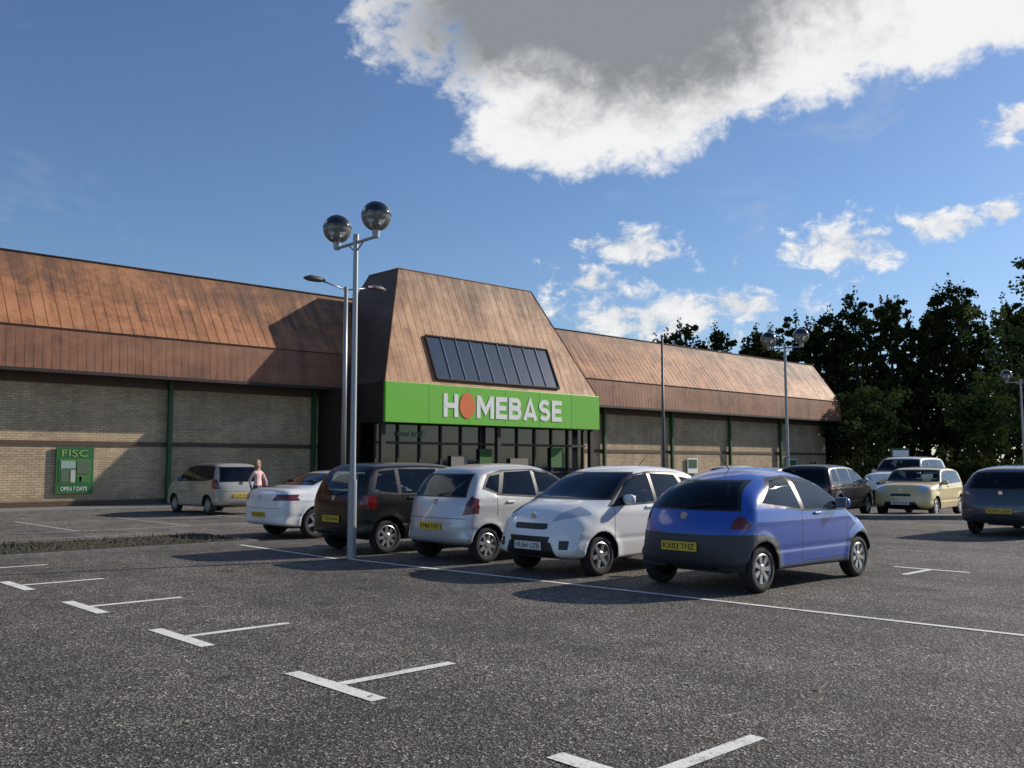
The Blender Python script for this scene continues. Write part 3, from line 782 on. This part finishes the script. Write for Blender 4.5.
def hemi(a,c,r,lo,hi,m,n_=24):
    prof=[]
    for i in range(13):
        t=lo+(hi-lo)*i/12;prof.append((max(.0005,r*math.cos(t)),r*math.sin(t)))
    a.lathe(prof,n_,m,'z',c)
def globe_lamp(S,T,ht=5.57,rz=0,arm=.58,base_r=.075):
    e=empty('street_lamp',(S,T,0),rz)
    a=Acc()
    a.tube((0,0,0),(0,0,1.3),base_r,base_r,16);a.tube((0,0,1.301),(0,0,ht-.35),base_r*.7,base_r*.55,16)
    a.tube((0,0,ht-.36),(0,0,ht-.2),.05,.05,12)
    a.tube((0,-arm,ht-.34),(0,arm,ht-.34),.026,.026,10)
    a.tube((0,-arm*.4,ht-.345),(0,0,ht-.5),.014,.014,8);a.tube((0,arm*.4,ht-.345),(0,0,ht-.5),.014,.014,8)
    for sg in(1,-1):
        a.tube((0,sg*arm,ht-.36),(0,sg*arm,ht-.22),.055,.07,14)
    a.obj('post',M_galv,e,True).modifiers.new('es','EDGE_SPLIT').split_angle=R(35)
    a=Acc()
    for sg in(1,-1):
        c=(0,sg*arm,ht)
        hemi(a,c,.245,-1.25,.12,0);hemi(a,c,.25,.13,math.pi/2,1)
        a.lathe([(.254,.015),(.254,.04)],24,1,'z',c)
        a.lathe([(.001,-.22),(.08,-.22),(.08,-.10),(.045,-.08),(.045,.06),(.001,.07)],14,2,'z',c)
    a.obj('globes',[M_globe,M_cap,M_galv],e,True)
    return e
globe_lamp(8.66,12.99,5.6);globe_lamp(26.75,15.55,5.6);globe_lamp(45.6,14.7,5.6)
def arm_lamp(S,T,ht,rz,arm=.8):
    e=empty('street_lamp',(S,T,0),rz);a=Acc()
    a.tube((0,0,0),(0,0,1.3),.085,.085,14);a.tube((0,0,1.301),(0,0,ht),.065,.05,14)
    for sg in(1,-1):
        a.tube((0,0,ht-.08),(sg*arm*.6,0,ht+.05),.022,.022,8)
    a.obj('post',M_galv,e,True)
    a=Acc()
    for sg in(1,-1):
        vs=[];k=10
        for j,(x,w,h) in enumerate(((0,.06,.05),(.15,.12,.09),(.42,.13,.10),(.58,.05,.04))):
            for i in range(k):
                t=2*math.pi*i/k;vs.append((sg*(arm*.6+x),w*math.cos(t),ht+.07+h*math.sin(t)*(1 if math.sin(t)>0 else .6)))
        fs=[(j*k+i,j*k+(i+1)%k,(j+1)*k+(i+1)%k,(j+1)*k+i) for j in range(3) for i in range(k)]+[tuple(range(k)),tuple(range(3*k,4*k))]
        a.add(vs,fs)
    a.obj('lanterns',mat('lantern_grey',(.06,.06,.065),.5),e,True)
arm_lamp(13.3,20.38,6.15,0,1.1)
e=empty('flag_pole',(22.5,17.2,0));a=Acc();a.tube((0,0,0),(0,0,5.4),.05,.035,12);a.tube((0,0,5.4),(0,0,5.46),.05,.02,12);a.obj('pole',mat('pole_grey',(.10,.10,.10),.5),e,True)

# ------------------------------------------------------------------ woman walking
E=empty('woman_pedestrian',(13.3,24.85,0),R(200))
V=[(0,0,.90),(0,0,1.08),(0,0,1.26),(0,0,1.37),(0,.01,1.45),(0,.015,1.55)]
RAD=[.145,.115,.13,.055,.05,.085]
Ed=[(0,1),(1,2),(2,3),(3,4),(4,5)]
def chain(start,pts):
    p=start
    for c,r in pts:
        V.append(c);RAD.append(r);Ed.append((p,len(V)-1));p=len(V)-1
    return p
for sg in(1,-1):
    st=.16*sg
    chain(0,[((.09*sg,0,.84),.105),((.10*sg,st*1.0,.48),.062),((.10*sg,st*1.1-(.08 if sg<0 else 0),.09),.042),((.10*sg,st*1.1+.13-(.08 if sg<0 else 0),.035),.035)])
    w=chain(2,[((.17*sg,0,1.30),.055),((.22*sg,-.12*sg,1.06),.042),((.21*sg,.05-.10*sg,.86),.03),((.21*sg,.08-.10*sg,.80),.034)])
    bx,by,bz=V[w]
    for k in range(4):
        chain(w,[((bx,by-.025+.017*k,bz-.06),.009),((bx-.01*sg,by-.02+.017*k,bz-.095+.005*abs(k-1.5)),.008)])
    chain(w,[((bx-.02*sg,by+.045,bz-.03),.01),((bx-.03*sg,by+.055,bz-.06),.009)])
me=bpy.data.meshes.new('body');me.from_pydata(V,Ed,[])
o=link(bpy.data.objects.new('figure',me),E)
sk=o.modifiers.new('s','SKIN');
for i,sv in enumerate(me.skin_vertices[0].data):
    sv.radius=(RAD[i],RAD[i]*(.72 if i<3 else 1));sv.use_root=(i==0)
ss=o.modifiers.new('u','SUBSURF');ss.levels=1;ss.render_levels=1
m,n,bs,P=base('clothing_and_skin',.8)
cx=n.n('ShaderNodeSeparateXYZ');n.l(P,cx.inputs[0])
n.l(n.ramp(n.mapr(cx.outputs[2],0,1.7,0,1),[(0,(.03,.03,.035)),(.05,(.05,.06,.10)),(.545,(.75,.50,.48)),(.80,(.55,.33,.25))]),bs.inputs['Base Color'])
for e_ in m.node_tree.nodes:
    if e_.type=='VALTORGB':e_.color_ramp.interpolation='CONSTANT'
me.materials.append(m)
bmm=bmesh.new();bmesh.ops.create_uvsphere(bmm,u_segments=20,v_segments=14,radius=.105)
for v in bmm.verts:
    v.co.z*=1.15
    if v.co.z<0:v.co.z*=1.7;v.co.x*=.9
    if v.co.y>.05:v.co.y=.05+(v.co.y-.05)*.1
me=bpy.data.meshes.new('hair');bmm.to_mesh(me);bmm.free();me.materials.append(mat('blond_hair',(.30,.19,.09),.6));me.polygons.foreach_set('use_smooth',[True]*len(me.polygons))
o=link(bpy.data.objects.new('hair',me),E);o.location=(0,-.02,1.56)
a=Acc();
for sg in(1,-1):a.lathe([(.0005,-.01),(.01,0),(.0005,.01)],8,0,'y',(.03*sg,.098,1.56))
a.tube((0,.085,1.545),(0,.118,1.525),.008,.014,6,1);a.tube((-.02,.092,1.495),(.02,.092,1.495),.006,.006,6,2)
a.obj('face',[mat('eye_dark',(.03,.02,.02),.3),mat('nose_skin',(.55,.33,.25),.6),mat('lips',(.4,.12,.12),.5)],E)

# ------------------------------------------------------------------ trees
def leafmat(name,k):
    m=bpy.data.materials.new(name);m.use_nodes=True;nt=m.node_tree;nt.nodes.clear();n=NT(nt)
    o=n.n('ShaderNodeOutputMaterial');df=n.n('ShaderNodeBsdfDiffuse');tl=n.n('ShaderNodeBsdfTranslucent');mx=n.n('ShaderNodeMixShader');mx.inputs[0].default_value=.15
    tc=n.n('ShaderNodeTexCoord');P=tc.outputs['Object']
    c=n.ramp(n.noise(P,.3,2,.6),[(.3,(.018*k,.028*k,.011*k)),(.5,(.032*k,.047*k,.016*k)),(.7,(.065*k,.075*k,.022*k))])
    n.l(c,df.inputs[0]);n.l(c,tl.inputs[0]);n.l(df.outputs[0],mx.inputs[1]);n.l(tl.outputs[0],mx.inputs[2]);n.l(mx.outputs[0],o.inputs[0])
    return m
M_leaf=leafmat('foliage_dark',.95);M_leaf2=leafmat('foliage_green',2.0);M_bark=mat('bark',(.04,.032,.025),.9)
def cam2site(x,y):return(.727*x+.687*y,-.687*x+.727*y)
class Leaves:
    def __init__(s):s.q=[]
    def clump(s,c,r,nn,size,rg):
        p=rg.normal(size=(nn,3));p/=np.linalg.norm(p,axis=1)[:,None];p*=(rg.random((nn,1))**.45)
        p=p*np.array(r)+np.array(c)
        a=rg.normal(size=(nn,3));a/=np.linalg.norm(a,axis=1)[:,None]
        b=np.cross(a,rg.normal(size=(nn,3)));b/=np.linalg.norm(b,axis=1)[:,None]
        sz=size*rg.uniform(.6,1.3,(nn,1));a=a*sz;b=b*sz*.7
        s.q.append(np.stack([p-a,p-b*.9,p+a,p+b],1).reshape(-1,3))
    def obj(s,name,parent=None,mt=None):
        v=np.concatenate(s.q);nf=len(v)//4
        me=bpy.data.meshes.new(name);me.vertices.add(len(v));me.vertices.foreach_set('co',v.ravel())
        me.loops.add(nf*4);me.loops.foreach_set('vertex_index',np.arange(nf*4))
        me.polygons.add(nf);me.polygons.foreach_set('loop_start',np.arange(nf)*4);me.polygons.foreach_set('loop_total',np.full(nf,4))
        me.update();me.validate();me.materials.append(mt or M_leaf)
        return link(bpy.data.objects.new(name,me),parent)
def grow(ac,lv,S,T,H,cr,rg,nl=26,dens=1.0,leaf=.26,low=.2,taper=0):
    lean=rg.normal(size=2)*.03
    pos=lambda h:Vector((S+lean[0]*h,T+lean[1]*h,h))
    r0=H*.018
    for i in range(6):
        ac.tube(pos(H*i/6.3),pos(H*(i+1)/6.3),r0*(1-i/7),r0*(1-(i+1)/7),7,caps=False)
    for i in range(nl):
        f=low+(1-low)*((i+rg.random())/nl)
        prof=math.sin(min(1,(f-low)/(1-low)*1.15+.18)*math.pi*.88)**.8 if f<.97 else .25
        if taper: prof=min(1,(1-f)*1.9+.12)
        ln=cr*prof*rg.uniform(.6,1.3);t=rg.uniform(0,6.28)
        p=pos(H*f*.93);q=p+Vector((math.cos(t)*ln,math.sin(t)*ln,ln*rg.uniform(.25,.9)))
        ac.tube(p,q,r0*.3*(1.1-f),.02,5,caps=False)
        for k in(.4,.75,1.05):
            c=p.lerp(q,k)+Vector(rg.normal(size=3)*.35)
            rr=rg.uniform(.45,1.15)*cr*.25
            lv.clump(tuple(c),(rr,rr,rr*.8),int(48*dens),leaf,rg)
    c=pos(H*.96);lv.clump(tuple(c),(cr*.16,cr*.16,cr*.55),int(46*dens),leaf*.8,rg)
rg=np.random.default_rng(11)
ac=Acc();lv=Leaves()
E=empty('treeline')
def top_v(u):
    xs=[560,640,655,690,705,735,770,800,830,850,880,905,930,960,985,1010,1060,1200]
    vs=[400,330,312,330,298,325,310,322,296,286,292,280,290,278,288,286,285,290]
    return np.interp(u,xs,vs)
for row,(t,du,dz) in enumerate(((84,16,0),(98,27,-1.0))):
    u=636+row*9
    while u<1240:
        tt=t+rg.uniform(-3,3);x=(u-512)/930*tt
        H=1.55+(464-top_v(u))/930*tt+rg.uniform(-3.2,.5)+dz
        S,T=cam2site(x,tt)
        grow(ac,lv,S,T,max(5,H),rg.uniform(1.9,3.1),rg,26,1.1,.185,taper=int(rg.random()<.45))
        u+=du*rg.uniform(.7,1.3)
for i in range(300):
    u=rg.uniform(690,1350);tt=rg.uniform(78,90);S,T=cam2site((u-512)/930*tt,tt)
    h=rg.uniform(.6,8);lv.clump((S,T,h),(1.9,1.9,1.5),60,.3,rg)
ac.obj('trunks',M_bark,E);lv.obj('foliage_mass',E)
def single(name,u,t,H,cr,seed,leaf=.15,dens=1.2,low=.15,nl=34,mt=None):
    rg=np.random.default_rng(seed);S,T=cam2site((u-512)/930*t,t)
    e=empty(name,(S,T,0));ac=Acc();lv=Leaves();grow(ac,lv,0,0,H,cr,rg,nl,dens,leaf,low)
    ac.obj('trunk',M_bark,e);lv.obj('crown',e,mt)
single('broadleaf_tree',1046,58,14.6,3.6,5,mt=M_leaf2)
single('broadleaf_tree',985,66,6.5,3.0,6,mt=M_leaf2)
single('broadleaf_tree',820,70,5.5,2.6,8)
single('broadleaf_tree',865,68,6.5,2.8,9,mt=M_leaf2)
lv=Leaves();rg=np.random.default_rng(21)
for i in range(260):
    u=rg.uniform(770,1450);tt=rg.uniform(60,64)
    S,T=cam2site((u-512)/930*tt,tt)
    if S<65 and T>31: continue
    lv.clump((S,T,rg.uniform(.3,1.7)),(.9,.9,.6),60,.16,rg)
lv.obj('hedge')

# ------------------------------------------------------------------ far furniture
e=empty('information_sign',(43.5,19.4,0),R(-40))
a=Acc();a.tube((-.4,0,0),(-.4,0,2.3),.04,.04,8);a.tube((.4,0,0),(.4,0,2.3),.04,.04,8);a.obj('posts',M_galv,e)
box('panel',-.45,.45,-.05,-.01,1.0,2.3,M_dgreen,e);box('face',-.38,.38,-.065,-.052,1.9,2.2,M_white,e)
for i in range(5):
    e=empty('bollard',(22.3+2.4*i,28.6,0));a=Acc();a.lathe([(.07,0),(.07,.85),(.055,.93),(.001,.95)],14);a.lathe([(.073,.70),(.073,.78)],14,1);a.obj('post',[M_dbrown,M_white],e,True)

# ------------------------------------------------------------------ light
sd=Vector((.955,-.30,0)).normalized()
EL=28
sun_dir=Vector((sd.x*math.cos(R(EL)),sd.y*math.cos(R(EL)),math.sin(R(EL))))
ld=bpy.data.lights.new('sun','SUN');ld.energy=5.0;ld.angle=R(.53);ld.color=(1,.90,.76)
lo=link(bpy.data.objects.new('sun',ld));lo.rotation_euler=(-sun_dir).to_track_quat('-Z','Y').to_euler();lo.location=(40,-20,40)
w=bpy.data.worlds.new('World');sc.world=w;w.use_nodes=True
try:
    w.cycles.sampling_method='MANUAL';w.cycles.sample_map_resolution=256
except Exception: pass
n=NT(w.node_tree);w.node_tree.nodes.clear()
out=n.n('ShaderNodeOutputWorld');bg=n.n('ShaderNodeBackground');n.l(bg.outputs[0],out.inputs[0])
sky=n.n('ShaderNodeTexSky',sky_type='NISHITA');sky.sun_disc=False;sky.sun_elevation=R(EL);sky.sun_rotation=math.atan2(sun_dir.x,sun_dir.y)
sky.air_density=1.0;sky.dust_density=.5;sky.ozone_density=2.2
STR=.105
bg.inputs[1].default_value=STR
tc=n.n('ShaderNodeTexCoord');D=tc.outputs['Generated']
sx=n.n('ShaderNodeSeparateXYZ');n.l(D,sx.inputs[0])
xx=n.math('SUBTRACT',n.math('MULTIPLY',sx.outputs[0],.727),n.math('MULTIPLY',sx.outputs[1],.687))
yy=n.math('ADD',n.math('MULTIPLY',sx.outputs[0],.687),n.math('MULTIPLY',sx.outputs[1],.727))
DEG=57.2958
az=n.math('MULTIPLY',n.math('ARCTAN2',xx,yy),DEG);el=n.math('MULTIPLY',n.math('ARCSINE',sx.outputs[2]),DEG)
n1=n.noise(D,7,6,.62,.2);n2=n.noise(n.scalev(D,(1,1,1.5)),32,5,.62,.3)
nn=n.math('ADD',n.math('MULTIPLY',n.math('SUBTRACT',n1,.5),1.4),n.math('MULTIPLY',n.math('SUBTRACT',n2,.5),3.2))
nbig=n.math('ADD',n.math('MULTIPLY',n.math('SUBTRACT',n1,.5),1.15),n.math('MULTIPLY',n.math('SUBTRACT',n2,.5),.55))
def blob(a0,e0,rx,ry):
    a=n.math('DIVIDE',n.math('SUBTRACT',az,a0),rx);b=n.math('DIVIDE',n.math('SUBTRACT',el,e0),ry)
    return n.math('SUBTRACT',1.0,n.math('SQRT',n.math('ADD',n.math('MULTIPLY',a,a),n.math('MULTIPLY',b,b))))
def mx_(l):
    r=l[0]
    for q in l[1:]:r=n.math('SMOOTH_MAX',r,q,.15)
    return r
big=mx_([blob(6,28.5,15.5,9),blob(5.5,22.8,10.5,5.6),blob(15,24.5,8,5),blob(27,27,10,6),blob(50,30,14,7),blob(-60,32,18,7)])
big=n.math('ADD',big,nbig)
sm=mx_([blob(7.8,13.2,4.8,1.2),blob(19.7,12.6,5.2,2.0),blob(4.6,11.2,3.2,1.2),blob(8.5,8.9,7.2,2.5),blob(25,13.2,3.0,1.1),blob(28.3,13.6,1.4,.9),blob(29.3,18.3,2.2,1.4),blob(14,9.5,5,1.4),
        blob(45,12,9,2),blob(70,16,10,3),blob(-60,10,10,2),blob(150,18,25,5),blob(-140,16,25,4)])
sm=n.math('ADD',sm,nn)
mb=n.mapr(big,.0,.26,0,1,'SMOOTHSTEP');ms=n.mapr(sm,.10,.85,0,.96,'SMOOTHSTEP')
wz=n.mapr(n.noise(n.scalev(D,(1,1,2.2)),4.2,5,.65,.7),.57,.80,0,.28,'SMOOTHSTEP')
gb=mx_([blob(8.5,26.8,12.5,6.6),blob(0,27,8,5)])
gb=n.math('ADD',gb,n.math('MULTIPLY',n.math('SUBTRACT',n1,.5),1.2))
gb=n.math('ADD',gb,n.math('MULTIPLY',n.math('SUBTRACT',n2,.5),.6))
gs=n.mapr(gb,-.15,.50,0,1,'SMOOTHSTEP')
k=1/STR
cloudcol=n.mix(gs,(.90*k,.90*k,.90*k,1),(.26*k,.28*k,.305*k,1))
skc=n.mix(1.0,sky.outputs[0],(.78,.91,1.10,1),'MULTIPLY')
c=n.mix(wz,skc,(.60*k,.65*k,.72*k,1))
smc=n.mix(n.mapr(n2,.35,.65,.7,0),(.92*k,.92*k,.92*k,1),(.50*k,.54*k,.60*k,1))
c=n.mix(ms,c,smc)
c=n.mix(mb,c,cloudcol)
n.l(c,bg.inputs[0])

# ------------------------------------------------------------------ camera
cd=bpy.data.cameras.new('camera');cam=link(bpy.data.objects.new('camera',cd))
cd.sensor_width=36;cd.lens=36*930/1024;cd.clip_end=5000;cd.clip_start=.1
cam.location=(0,0,1.55);cam.rotation_euler=(R(90+4.917),0,R(-43.37))
sc.camera=cam
sc.view_settings.view_transform='Standard';sc.view_settings.look='None';sc.view_settings.exposure=0
